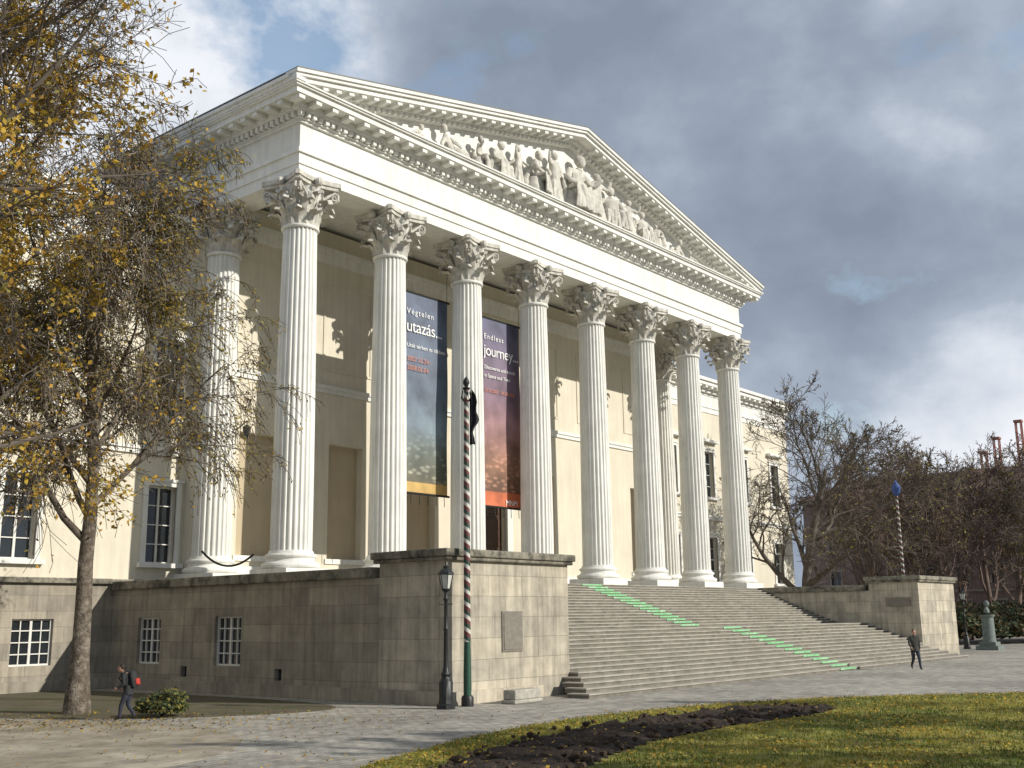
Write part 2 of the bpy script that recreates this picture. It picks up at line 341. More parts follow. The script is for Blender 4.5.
for k in range(3000):
    gg=R.gauss(30.5,1.6); r=R.gauss(-13,5)
    if R.random()<.22: gg=R.uniform(18,34); r=R.uniform(-16,-3)
    X,Y=from_cam(r,gg)
    if X>24.6 and Y>22: continue
    leaf_at(fl,X,Y,.015,R.uniform(.025,.05),R.choice([0,1,1,3,3,2]))
for k in range(450):
    gg=R.uniform(20,40); r=R.uniform(-6,12); X,Y=from_cam(r,gg)
    if X>24.6 and Y>21: continue
    leaf_at(fl,X,Y,.008,R.uniform(.02,.04),R.choice([0,1,3,3]))
fl.obj('fallen_leaves',[m_l1,m_l2,m_l3,m_l4])

# ------------------------------------------------------------------ museum
MU=empty('museum_building')
XC=48.78; COLS=[29.53+5.5*i for i in range(8)]; YC=36.5; ZB=4.32; ZT=21.7
XL,XR=28.75,68.81; YF=35.75; YB=42.5; YW=43.2; YE=49.3
def flute(n):
    def f(r,z,a):
        t=(a*n/(2*math.pi))%1.0
        d=0 if (t<.12 or t>.88) else math.sin((t-.12)/.76*math.pi)
        return r*(1-.085*d)
    return f
cb=MB()
cb.box(-1.18,1.18,-1.18,1.18,0,.36)
cb.lathe([(1.12,.36),(1.2,.42),(1.22,.5),(1.18,.58),(1.08,.62),(1.0,.68),(.98,.74),(1.0,.8),(1.06,.83),(1.08,.89),(1.04,.95),(.95,.98),(.93,1.04),(.9,1.1)],40)
sh=[]
for i in range(13):
    t=i/12; z=1.1+t*(14.85-1.1); r=.875-.135*(t**1.6); sh.append((r,z))
cb.lathe(sh,24*8,wave=flute(24),cap=False)
cb.lathe([(.74,14.85),(.82,14.88),(.84,14.94),(.82,15.0),(.72,15.02)],40,cap=False)
cb.lathe([(.72,15.0),(.74,15.6),(.80,16.2),(.98,16.7),(1.05,16.78)],24,cap=False)
def leaf(mb,ang,rb,z0,h,w0,curl):
    vs=[];fs=[];nt_=9;nu=5
    for i in range(nt_):
        t=i/(nt_-1)
        if t<.72:
            q=t/.72; out=rb+.05+curl*.35*q*q; z=z0+h*q*.97
        else:
            q=(t-.72)/.28; an=q*math.pi*.95; out=rb+.05+curl*.35+curl*.42*(1-math.cos(an))*.8+curl*.2*math.sin(an); z=z0+h*.97+h*.10*math.sin(an)-h*.16*q*q
        wd=w0*(.62+.5*math.sin(min(1,t*1.15)*math.pi*.85))*(1-.16*((i%2)))*(1 if t<.8 else .8)
        for k in range(nu):
            u=(k/(nu-1)-.5)*2; oo=out-.10*abs(u)*(1 if k in(0,4) else .6)+(.03 if k==2 else 0); s_=u*wd*.5
            vs.append((oo*math.cos(ang)-s_*math.sin(ang),oo*math.sin(ang)+s_*math.cos(ang),z-(.05*abs(u))))
    for i in range(nt_-1):
        for k in range(nu-1):
            a=i*nu+k; fs.append((a,a+1,a+nu+1,a+nu))
    mb.add(vs,fs,1)
for i in range(8): leaf(cb,i*math.pi/4,.74,15.02,.62,.56,.62)
for i in range(8): leaf(cb,(i+.5)*math.pi/4,.76,15.02,1.12,.56,.72)
for i in range(8): leaf(cb,i*math.pi/4,.80,15.7,.75,.40,.55)
for q in range(4):
    a=math.pi/4+q*math.pi/2
    for sgn in (-1,1):
        pts=[];rad=[]
        for i in range(17):
            t=i/16
            if t<.5:
                u=t/.5; out=.85+.62*u**1.3; z=15.9+.72*u**.8; off=sgn*(.42*(1-u)+.10)
            else:
                u=(t-.5)/.5; an=math.pi/2-u*3.3*math.pi/1.4; rr=.21*(1-.72*u); out=1.47+.0+rr*math.cos(an)+.0; z=16.42+rr*math.sin(an); off=sgn*.10
            pts.append((out*math.cos(a)-off*math.sin(a),out*math.sin(a)+off*math.cos(a),z)); rad.append(.075-.03*t)
        cb.tube(pts,rad,6,1)
    b=q*math.pi/2
    for sgn in (-1,1):
        pts=[]
        for i in range(12):
            t=i/11
            if t<.5: u=t/.5; off=sgn*(.5-.25*u); z=15.95+.5*u; out=.95+.15*u
            else:
                u=(t-.5)/.5; an=u*2.6*math.pi; rr=.12*(1-.6*u); off=sgn*(.25-rr*math.sin(an)); z=16.45+rr*(1-math.cos(an))*.6; out=1.12
            pts.append((out*math.cos(b)-off*math.sin(b),out*math.sin(b)+off*math.cos(b),z))
        cb.tube(pts,.05,5,1)
    cb.ball((1.2*math.cos(b),1.2*math.sin(b),16.88),.2,.2,.2,1,8,5)
def abacus(mb,half,dep,z0,z1):
    pts=[]
    for q in range(4):
        a=q*math.pi/2
        for i in range(9):
            u=-1+i/4; x=half-dep*(1-u*u) if abs(u)<1 else half; y=u*half*.9
            pts.append((x*math.cos(a)-y*math.sin(a),x*math.sin(a)+y*math.cos(a)))
    n=len(pts); mb.add([(x,y,z0) for x,y in pts]+[(x,y,z1) for x,y in pts],[tuple(range(n-1,-1,-1)),tuple(range(n,2*n))]+[(i,(i+1)%n,(i+1)%n+n,i+n) for i in range(n)],1)
abacus(cb,1.22,.26,16.74,16.9); abacus(cb,1.3,.26,16.9,17.1)
cb.xf(Matrix.Diagonal((1,1,17.375/17.1,1)))
colme=cb.mesh('column',[m_col,m_carve],smooth=35)
for i,x in enumerate(COLS): inst('column',colme,MU,(x,YC,ZB),i*math.pi/2)
for x in (COLS[0],COLS[-1]): inst('side_column',colme,MU,(x,42.1,ZB),math.pi)

def wall(mb,P,u0,u1,z0,z1,ops,depth=.35,mi=0,rmi=None):
    rmi=mi if rmi is None else rmi
    us=sorted(set([u0,u1]+[o[0] for o in ops]+[o[1] for o in ops])); zs=sorted(set([z0,z1]+[o[2] for o in ops]+[o[3] for o in ops]))
    us=[u for u in us if u0<=u<=u1]; zs=[z for z in zs if z0<=z<=z1]
    for i in range(len(us)-1):
        for j in range(len(zs)-1):
            uc=(us[i]+us[i+1])/2; zc=(zs[j]+zs[j+1])/2
            if any(o[0]<uc<o[1] and o[2]<zc<o[3] for o in ops): continue
            mb.add([P(us[i],0,zs[j]),P(us[i+1],0,zs[j]),P(us[i+1],0,zs[j+1]),P(us[i],0,zs[j+1])],[(0,1,2,3)],mi)
    for o in ops:
        a,b,c,d=o[:4]
        mb.add([P(a,0,c),P(b,0,c),P(b,0,d),P(a,0,d),P(a,depth,c),P(b,depth,c),P(b,depth,d),P(a,depth,d)],[(0,1,5,4),(1,2,6,5),(2,3,7,6),(3,0,4,7)],rmi)
def window(fr,gl,P,u0,u1,z0,z1,depth,nu,nz,surround=True,sill=True):
    gl.add([P(u0,depth,z0),P(u1,depth,z0),P(u1,depth,z1),P(u0,depth,z1)],[(0,1,2,3)])
    d0,d1=depth-.09,depth-.01; t=.07
    fr.pbox(P,u0,u0+t,d0,d1,z0,z1); fr.pbox(P,u1-t,u1,d0,d1,z0,z1); fr.pbox(P,u0+t,u1-t,d0,d1,z0,z0+t); fr.pbox(P,u0+t,u1-t,d0,d1,z1-t,z1)
    for i in range(1,nu):
        u=u0+(u1-u0)*i/nu; tt=.05 if (nu%2==0 and i==nu//2) else .02; fr.pbox(P,u-tt,u+tt,d0+.01,d1,z0+t,z1-t)
    for i in range(1,nz):
        z=z0+(z1-z0)*i/nz; fr.pbox(P,u0+t,u1-t,d0+.02,d1-.005,z-.022,z+.022)
PF=lambda yy:(lambda u,w_,z:(u,yy+w_,z))
PL=lambda xx:(lambda u,w_,z:(xx+w_,u,z))
FR=MB(); GL=MB(); TR=MB()
bw=MB(); ops=[]
bays=[(COLS[i]+COLS[i+1])/2 for i in range(7)]
for i,b in enumerate(bays):
    if i==3: ops.append((b-1.75,b+1.75,4.3,10.6))
    else: ops.append((b-1.15,b+1.15,5.6,11.4))
wall(bw,PF(YB),XL,XR,4.3,22.7,ops,.45,0,0)
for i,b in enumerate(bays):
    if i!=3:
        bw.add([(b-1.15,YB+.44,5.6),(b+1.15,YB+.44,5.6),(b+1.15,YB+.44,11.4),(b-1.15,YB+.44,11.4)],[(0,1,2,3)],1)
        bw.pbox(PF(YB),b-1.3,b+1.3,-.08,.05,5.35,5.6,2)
bw.box(XL,XR,YB-.10,YB+.02,14.0,14.22,2); bw.box(XL,XR,YB-.17,YB+.02,14.22,14.4,2)
bw.box(XL,XR,YB-.14,YB+.02,4.3,5.1,2); bw.box(XL,XR,YB-.22,YB+.02,20.9,21.4,2); bw.box(XL,XR,YB-.34,YB+.02,21.4,21.7,2)
for b in bays:
    for (a0,a1,c0,c1) in ((b-1.7,b+1.7,15.2,15.32),(b-1.7,b+1.7,19.8,19.92),(b-1.7,b-1.58,15.32,19.8),(b+1.58,b+1.7,15.32,19.8)):
        bw.pbox(PF(YB),a0,a1,-.05,.02,c0,c1,0)
dd=bays[3]
bw.pbox(PF(YB),dd-2.25,dd-1.75,-.2,.05,5.11,10.6,2); bw.pbox(PF(YB),dd+1.75,dd+2.25,-.2,.05,5.11,10.6,2); bw.pbox(PF(YB),dd-2.4,dd+2.4,-.28,.05,10.6,11.2,2); bw.pbox(PF(YB),dd-2.7,dd+2.7,-.5,.05,11.2,11.5,2)
bw.box(XL,XR,YB+.46,YE,4.0,22.6,0)
bw.box(XL,XL+.3,YB+.002,YB+.455,4.3,22.7,0); bw.box(XR-.3,XR,YB+.002,YB+.455,4.3,22.7,0)
bw.obj('portico_back_wall',[m_wall,m_niche,m_ent],MU)
dr=MB(); dr.box(dd-1.74,dd+1.74,YB+.3,YB+.42,4.3,10.6)
for sx in (-1,1):
    for (c0,c1) in ((4.7,6.5),(6.8,8.4),(8.7,10.3)):
        x0=dd+sx*.9; dr.box(x0-.6,x0+.6,YB+.24,YB+.31,c0,c1)
dr.obj('door',[m_door],MU)

en=MB()
for (z0,z1,o) in ((21.7,22.22,0),(22.22,22.72,.07),(22.72,22.9,.18)):
    en.box(XL-o,XR+o,YF-o,37.2,z0,z1)
    en.box(XL-o,XL+1.5,37.2,YE,z0,z1); en.box(XR-1.5,XR+o,37.2,YE,z0,z1)
en.box(XL+.02,XR-.02,YF+.02,YE,22.9,24.15)
en.box(XL-.12,XR+.12,YF-.12,YE,24.15,24.27); en.box(XL-.22,XR+.22,YF-.22,YE,24.27,24.32); en.box(XL-.16,XR+.16,YF-.16,YE,24.32,24.56)
en.box(XL-.46,XR+.46,YF-.46,YE,24.56,24.66); en.box(XL-.5,XR+.5,YF-.5,YE,24.66,24.86)
en.box(XL-1.15,XR+1.15,YF-1.15,YE+.6,24.86,25.12); en.box(XL-1.27,XR+1.27,YF-1.27,YE+.6,25.12,25.2); en.box(XL-1.34,XR+1.34,YF-1.34,YE+.6,25.2,25.28)
x=XL-.3
while x<XR+.3:
    en.box(x,x+.2,YF-.40,YF-.15,24.33,24.555); x+=.36
y=YF
while y<YE-.3: en.box(XL-.40,XL-.15,y,y+.2,24.33,24.555); y+=.36
n=44
for i in range(n+1):
    x=XL-.8+(XR-XL+1.6)*i/n
    en.box(x-.16,x+.16,YF-1.08,YF-.45,24.665,24.855)
for i in range(16):
    yy=YF+.15+i*.87; en.box(XL-1.08,XL-.45,yy-.16,yy+.16,24.665,24.855)
en.obj('entablature',[m_ent],MU)
HW=(XR-XL)/2+1.36; SLP=.222; ZC=25.78
pd=MB()
pd.chevron(XC,HW,ZC,SLP,.16,YF-1.40,YF-.6)
pd.chevron(XC,HW-.03,ZC-.16,SLP,.14,YF-1.30,YF-.5)
pd.chevron(XC,HW-.05,ZC-.30,SLP,.22,YF-1.16,YF-.4)
pd.chevron(XC,HW-.8,ZC-.52+.75*SLP,SLP,.16,YF-.5,YF+.3)
pd.chevron(XC,HW-1.0,ZC-.68+.95*SLP,SLP,.2,YF-.22,YF+.3)
for sx in (-1,1):
    for i in range(27):
        dx=1.3+i*.76; x=XC+sx*dx; zt=ZC-.52+SLP*(HW-dx)
        if zt<25.5: continue
        st=len(pd.v); pd.box(-.15,.15,YF-1.08,YF-.49,-.17,0); pd.xf(Matrix.Translation((x,0,zt-.005))@Matrix.Rotation(sx*math.atan(SLP),4,'Y'),st)
    for i in range(52):
        dx=.5+i*.38; x=XC+sx*dx; zt=ZC-.70+SLP*(HW-dx)
        if zt<25.5: continue
        st=len(pd.v); pd.box(-.1,.1,YF-.4,YF-.21,-.18,0); pd.xf(Matrix.Translation((x,0,zt))@Matrix.Rotation(sx*math.atan(SLP),4,'Y'),st)
pd.add([(XC-HW+1.4,YF+.1,25.28),(XC+HW-1.4,YF+.1,25.28),(XC,YF+.1,ZC-.5+SLP*HW)],[(0,1,2)])
pd.box(XC-HW-.02,XC-HW+.5,YF-1.38,YE+.5,25.285,25.45); pd.box(XC-HW-.12,XC-HW+.5,YF-.9,YE+.5,25.45,25.62)
pd.obj('pediment',[m_ent],MU)
rf=MB(); rf.chevron(XC,HW-.02,ZC+.06,SLP,.055,YF-1.42,YE+1); rf.chevron(XC,HW-.3,ZC-.05,SLP,.3,YF+.35,YE+.9)
rf.obj('roof',[m_roof],MU)

wg=MB()
def wing(x0,x1,wx):
    ops=[]
    for c in wx:
        ops.append((c-.72,c+.72,5.15,8.55)); ops.append((c-.72,c+.72,11.7,15.3))
    wall(wg,PF(YW),x0,x1,4.3,19.3,ops,.38)
    for c in wx:
        for (a,b) in ((5.15,8.55),(11.7,15.3)):
            window(FR,GL,PF(YW),c-.72,c+.72,a,b,.34,2,4)
            TR.pbox(PF(YW),c-.95,c-.72,-.09,.05,a,b+.2); TR.pbox(PF(YW),c+.72,c+.95,-.09,.05,a,b+.2); TR.pbox(PF(YW),c-.72,c+.72,-.09,.05,b,b+.2)
            TR.pbox(PF(YW),c-1.1,c+1.1,-.25,.05,a-.2,a); TR.pbox(PF(YW),c-1.05,c+1.05,-.16,.05,b+.2,b+.32)
            if a>10: TR.pbox(PF(YW),c-1.25,c+1.25,-.42,.05,b+.75,b+.95)
    wg.box(x0,x1,YW+.4,60,0,20.5)
    TR.box(x0,x1,YW-.12,YW+.02,9.9,10.1); TR.box(x0,x1,YW-.2,YW+.02,10.1,10.25)
    TR.box(x0,x1,YW-.06,YW+.3,18.5,18.9); TR.box(x0,x1,YW-.12,YW+.3,18.9,19.0);TR.box(x0,x1,YW-.03,YW+.3,19.0,19.9); TR.box(x0,x1,YW-.3,YW+.3,20.1,20.3); TR.box(x0,x1,YW-.08,YW+.3,19.9,20.1)
    TR.box(x0,x1,YW-.85,YW+.3,20.5,20.8); TR.box(x0,x1,YW-1.0,YW+.3,20.8,21.05); TR.box(x0,x1,YW-.35,YW+.3,20.3,20.5)
    x=x0+.2
    while x<x1: TR.box(x,x+.3,YW-.8,YW-.34,20.32,20.495); x+=.9
wing(-45,XL,[27.6-6.4*i for i in range(11)]); wing(XR,90.6,[70.9,76.5,82.1,87.8])
wg.obj('wing_walls',[m_wall],MU)
rw=MB()
for (x0,x1) in ((-45,XL),(XR,90.6)):
    rw.add([(x0,YW-.95,21.06),(x1,YW-.95,21.06),(x1,YW+8,22.6),(x0,YW+8,22.6),(x0,61,21.1),(x1,61,21.1)],[(0,1,2,3),(3,2,5,4)])
rw.obj('wing_roof',[m_roof],MU)
so_=MB()
def bwin(P,c,z0=1.0,z1=2.8,hw=.85): window(FR,GL,P,c-hw,c+hw,z0,z1,.22,4,4)
lb=[21.9-6.4*i for i in range(9)]
wall(so_,PF(42.8),-45,25.3,0,4.3,[(c-.85,c+.85,1.0,2.8) for c in lb],.25)
for c in lb: bwin(PF(42.8),c)
wall(so_,PF(42.8),72.3,90.6,0,4.3,[(c-.85,c+.85,1.0,2.8) for c in (76.5,82.1,87.8)],.25)
for c in (76.5,82.1,87.8): bwin(PF(42.8),c)
side=[34.8,40.0]; YP=26.7
wall(so_,PL(25.3),YP,42.8,0,3.95,[(c-.8,c+.8,1.0,2.8) for c in side]+[(31.6,32.0,.55,.95),(37.3,37.7,.55,.95)],.25)
for c in side: window(FR,GL,PL(25.3),c-.8,c+.8,1.0,2.8,.22,4,4)
for c in (31.8,37.5): GL.add([(25.5,c-.2,.55),(25.5,c+.2,.55),(25.5,c+.2,.95),(25.5,c-.2,.95)],[(0,1,2,3)])
so_.box(25.18,25.3,23.6,42.7,0,.42); so_.box(-45,25.17,42.68,42.8,0,.42)
so_.box(25.56,31.4,YP+.05,43.1,0,3.95)
so_.obj('podium_walls',[m_pod],MU)
ck=MB()
ck.box(25.3,31.57,23.7,YP,0,4.4,0); ck.box(31.2,31.57,YP,34.9,0,3.95,0)
ck.box(66.03,72.3,23.7,YP,0,4.4,0); ck.box(66.03,72.3,YP,42.8,0,3.95,0)
ck.box(25.2,30.0,23.58,23.7,0,.4,0)
ck.obj('cheek_walls',[m_cheek],MU)
cp=MB()
def coping(x0,x1,y0,y1,z0,z1):
    cp.box(x0+.04,x1-.04,y0+.04,y1-.04,z0,z0+.12); cp.box(x0-.03,x1+.03,y0-.03,y1+.03,z0+.12,z1)
coping(25.1,31.75,23.5,YP+.2,4.4,4.76); coping(65.85,72.5,23.5,YP+.2,4.4,4.76)
cp.box(25.13,31.7,YP+.24,42.9,3.95,4.3); cp.box(65.9,72.45,YP+.24,42.9,3.95,4.3)
cp.box(-45,25.12,42.6,43.3,4.2,4.42); cp.box(72.46,90.6,42.6,43.3,4.2,4.42); cp.box(25.12,28.7,42.9,43.3,4.2,4.42)
o=cp.obj('copings',[m_cop],MU); bv=o.modifiers.new('b','BEVEL'); bv.width=.035; bv.segments=2
fl2=MB(); fl2.box(27.8,69.76,34.95,42.9,3.9,4.32); fl2.obj('portico_floor',[m_step],MU)
pq=MB(); pq.box(28.0,28.9,23.64,23.7,1.6,2.75); pq.box(27.93,28.97,23.66,23.7,1.53,2.82)
pq.box(65.97,66.03,24.2,25.7,3.0,3.5); pq.obj('plaques',[m_bronze],MU)
FR.obj('window_frames',[m_white],MU); GL.obj('window_glass',[m_glass],MU); TR.obj('wing_trim',[m_ent],MU)

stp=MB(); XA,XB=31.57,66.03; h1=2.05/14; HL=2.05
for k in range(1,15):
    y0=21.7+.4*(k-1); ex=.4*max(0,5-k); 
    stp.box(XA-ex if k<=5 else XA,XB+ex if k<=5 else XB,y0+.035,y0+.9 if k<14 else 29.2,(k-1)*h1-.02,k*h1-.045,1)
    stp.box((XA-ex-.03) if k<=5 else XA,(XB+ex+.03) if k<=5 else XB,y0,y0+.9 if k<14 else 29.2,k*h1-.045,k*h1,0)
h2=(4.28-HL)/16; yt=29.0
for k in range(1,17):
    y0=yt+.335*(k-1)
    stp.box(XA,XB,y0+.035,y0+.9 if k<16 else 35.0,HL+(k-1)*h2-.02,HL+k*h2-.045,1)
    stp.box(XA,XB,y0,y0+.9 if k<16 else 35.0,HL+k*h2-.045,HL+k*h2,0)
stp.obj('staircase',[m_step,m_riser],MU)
gs=MB()
for k in range(1,15):
    y0=21.7+.4*(k-1); x0=46.3+(35-y0)*.25; gs.box(x0,x0+1.75,y0-.012,y0+.2,k*h1-.085,k*h1+.006)
for k in range(1,17):
    y0=yt+.335*(k-1); x0=46.3+(35-y0)*.25; gs.box(x0,x0+1.75,y0-.012,y0+.18,HL+k*h2-.085,HL+k*h2+.006)
gs.obj('painted_stripes',[m_green],MU)
ch=MB(); pts=[]
for i in range(13):
    t=i/12; pts.append((28.3,41.0-3.6*t,5.6-.3*t-1.0*(1-(2*t-1)**2)*.55))
ch.tube(pts,.05,5); ch.obj('chain',[m_iron],MU)
ln=MB(); ln.tube([(31.0,YB,11.5),(31.0,YB-.7,11.8),(31.0,YB-.7,11.6)],.035,5); ln.lathe([(.05,11.6),(.2,11.5),(.16,11.1),(.06,10.95)],8,31.0,YB-.7)
ln.obj('wall_lantern',[m_iron],MU)

# ------------------------------------------------------------------ skinned figures
def skin(vs,es,rs,sub=1):
    me=bpy.data.meshes.new('tmp'); me.from_pydata(vs,es,[]); ob=bpy.data.objects.new('tmp',me); scene.collection.objects.link(ob)
    md=ob.modifiers.new('s','SKIN'); md.use_smooth_shade=True
    for i,r in enumerate(rs): me.skin_vertices[0].data[i].radius=(r,r) if not hasattr(r,'__len__') else r
    me.skin_vertices[0].data[0].use_root=True
    sb_=ob.modifiers.new('u','SUBSURF'); sb_.levels=sub; sb_.render_levels=sub
    dg=bpy.context.evaluated_depsgraph_get(); dg.update(); m2=bpy.data.meshes.new_from_object(ob.evaluated_get(dg))
    V=[tuple(v.co) for v in m2.vertices]; F=[tuple(p.vertices) for p in m2.polygons]
    bpy.data.objects.remove(ob); bpy.data.meshes.remove(me); bpy.data.meshes.remove(m2); return V,F
E=[(0,1),(1,2),(2,3),(3,4),(0,5),(5,6),(6,7),(7,8),(0,9),(9,10),(10,11),(11,12),(2,13),(13,14),(14,15),(15,16),(2,17),(17,18),(18,19),(19,20)]
RS=[.15,.135,.17,.08,.055,.115,.075,.05,.04,.115,.075,.05,.04,.075,.058,.04,.035,.075,.058,.04,.035]
def pose(kind):
    if kind=='walk':
        return [(0,0,.95),(0,-.01,1.12),(0,-.02,1.33),(0,-.02,1.49),(0,-.04,1.57),
          (.1,0,.88),(.1,-.2,.5),(.1,-.27,.09),(.1,-.44,.04),(-.1,0,.88),(-.1,-.02,.48),(-.1,.30,.17),(-.1,.20,.04),
          (.2,-.01,1.43),(.26,.14,1.18),(.26,.08,.93),(.26,.05,.86),(-.2,-.01,1.43),(-.26,-.06,1.16),(-.25,-.26,.99),(-.24,-.32,.95)]
    if kind=='stoop':
        return [(0,.05,.90),(0,0,1.07),(0,-.07,1.26),(0,-.13,1.40),(0,-.18,1.47),
          (.1,.05,.84),(.1,-.12,.47),(.1,-.15,.09),(.1,-.31,.04),(-.1,.05,.84),(-.1,.02,.46),(-.1,.25,.14),(-.1,.13,.04),
          (.2,-.07,1.36),(.24,-.02,1.10),(.22,-.22,.97),(.21,-.28,.95),(-.2,-.07,1.36),(-.24,.02,1.10),(-.22,-.18,.95),(-.21,-.24,.92)]
    if kind=='stand':
        return [(0,0,.95),(0,-.01,1.12),(.02,-.02,1.33),(.03,-.02,1.49),(.04,-.03,1.57),
          (.1,0,.88),(.13,-.08,.5),(.12,.02,.09),(.16,-.12,.04),(-.1,0,.88),(-.12,0,.48),(-.14,.03,.09),(-.18,-.1,.04),
          (.2,-.01,1.43),(.42,-.1,1.30),(.46,-.15,1.58),(.47,-.16,1.66),(-.2,-.01,1.43),(-.34,-.06,1.16),(-.18,-.2,1.02),(-.1,-.22,1.02)]
    if kind=='sit':
        return [(0,0,.5),(.02,-.01,.68),(.05,-.02,.9),(.06,-.04,1.06),(.07,-.06,1.14),
          (.1,-.05,.48),(.25,-.38,.52),(.22,-.36,.1),(.26,-.5,.04),(-.1,-.05,.48),(-.12,-.42,.56),(-.1,-.4,.1),(-.12,-.54,.04),
          (.24,-.01,1.0),(.42,-.1,.8),(.5,-.28,.95),(.52,-.3,1.0),(-.16,-.01,1.0),(-.3,-.1,.74),(-.16,-.32,.62),(-.1,-.36,.6)]
    if kind=='recline':
        return [(0,0,.18),(.14,-.01,.32),(.30,-.02,.52),(.38,-.04,.68),(.42,-.06,.76),
          (-.08,-.1,.16),(-.42,-.18,.42),(-.66,-.16,.08),(-.8,-.18,.04),(-.08,.05,.16),(-.5,.0,.20),(-.9,-.02,.08),(-1.04,-.04,.08),
          (.44,-.08,.58),(.6,-.12,.34),(.62,-.25,.08),(.62,-.3,.04),(.2,-.1,.62),(.02,-.24,.5),(-.14,-.26,.42),(-.2,-.26,.40)]
HEADO={'stand':(.05,-.05,1.69),'sit':(.08,-.09,1.27),'recline':(.45,-.08,.89),'walk':(0,-.055,1.68),'stoop':(0,-.22,1.58)}
sc=MB(); cache={}
for kind in ('stand','sit','recline'):
    V,F=skin(pose(kind),E,[r*1.2 for r in RS],1); b=MB(); b.add(V,F); h=HEADO[kind]; b.ball(h,.11,.125,.145,0,10,7); b.ball((h[0],h[1]+.03,h[2]+.03),.13,.13,.13,0,8,5)
    if kind=='stand':
        b.lathe([(.17,1.15),(.2,.95),(.26,.6),(.32,.25),(.36,.03)],30,0,0,wave=lambda r,z,a:r*(1+.13*math.sin(a*9+z*2)*(1.2-z)),sy=.8)
        b.tube([(-.2,.06,1.45),(-.36,.08,1.0),(-.42,.1,.5),(-.4,.1,.05)],[.08,.12,.15,.16],7)
    if kind=='sit':
        b.lathe([(.3,.5),(.34,.3),(.4,.02)],14,0,.05)
        for i in range(7):
            x=-.24+i*.08; b.tube([(x,-.05,.55),(x,-.38,.58-.05*(i%2)),(x*1.1,-.42,.3),(x*1.25,-.42-.04*(i%2),.03)],.055,6)
    if kind=='recline':
        for i in range(5): b.tube([(.1-.05*i,-.16,.36),(-.25,-.22,.30-.03*i),(-.6,-.18,.20-.03*i),(-.95,-.1,.12)],.06,6)
        b.ball((.35,0,.14),.32,.2,.16)
    cache[kind]=(b.v,b.f)
def statue(kind,dx,h,mir=1,rot=0,wx=1.3):
    V,F=cache[kind]; H={'stand':1.85,'sit':1.4,'recline':1.02}[kind]; s_=h/H; st=len(sc.v); sc.add(V,[f if mir>0 else f[::-1] for f in F])
    sc.xf(Matrix.Translation((XC+dx,YF-.42+.1*R.random(),25.32))@Matrix.Rotation(rot,4,'Z')@Matrix.Diagonal((s_*mir*wx,s_*.85,s_,1)),st)
statue('sit',0,3.75,1); statue('stand',-2.0,3.3,-1,.2); statue('stand',2.0,3.3,1,-.2)
statue('sit',-3.7,2.85,1,.5); statue('sit',3.8,2.85,-1,-.4); statue('stand',-5.3,2.6,-1,.4); statue('stand',5.4,2.6,1,-.4)
statue('sit',-6.9,2.3,1,.2); statue('sit',7.1,2.2,-1,-.2); statue('sit',-8.5,1.95,-1,.6); statue('stand',8.7,1.9,-1,-.6)
statue('recline',-10.5,1.7,-1,0,1.0); statue('recline',10.7,1.55,1,0,1.0)
statue('recline',-13.4,1.15,1,0,1.1); statue('recline',13.2,1.1,-1,0,1.1); statue('recline',-15.6,.7,-1); statue('recline',15.4,.65,1)
for i in range(60):
    dx=R.uniform(-14,14); hmax=.8*(SLP*(HW-abs(dx))-.9)*.5; hh=max(.15,R.uniform(.3,1)*hmax); sc.ball((XC+dx,YF-.15,25.3+hh*.45),R.uniform(.15,.35),.22,hh*.55,0,7,5)
for i in range(22):
    dx=R.uniform(-10,10); hm=(SLP*(HW-abs(dx))-.9)*.75; x=XC+dx; a1,a2=R.uniform(-.5,.5),R.uniform(-.9,.9)
    sc.tube([(x,YF-.3,25.35),(x+a1,YF-.42,25.3+hm*.45),(x+(a1+a2)*.6,YF-.4,25.3+hm*.75),(x+a2,YF-.3,25.3+hm*.85)],[.22,.16,.10,.05],7)
sc.obj('pediment_sculpture',[m_carve],MU,smooth=50)

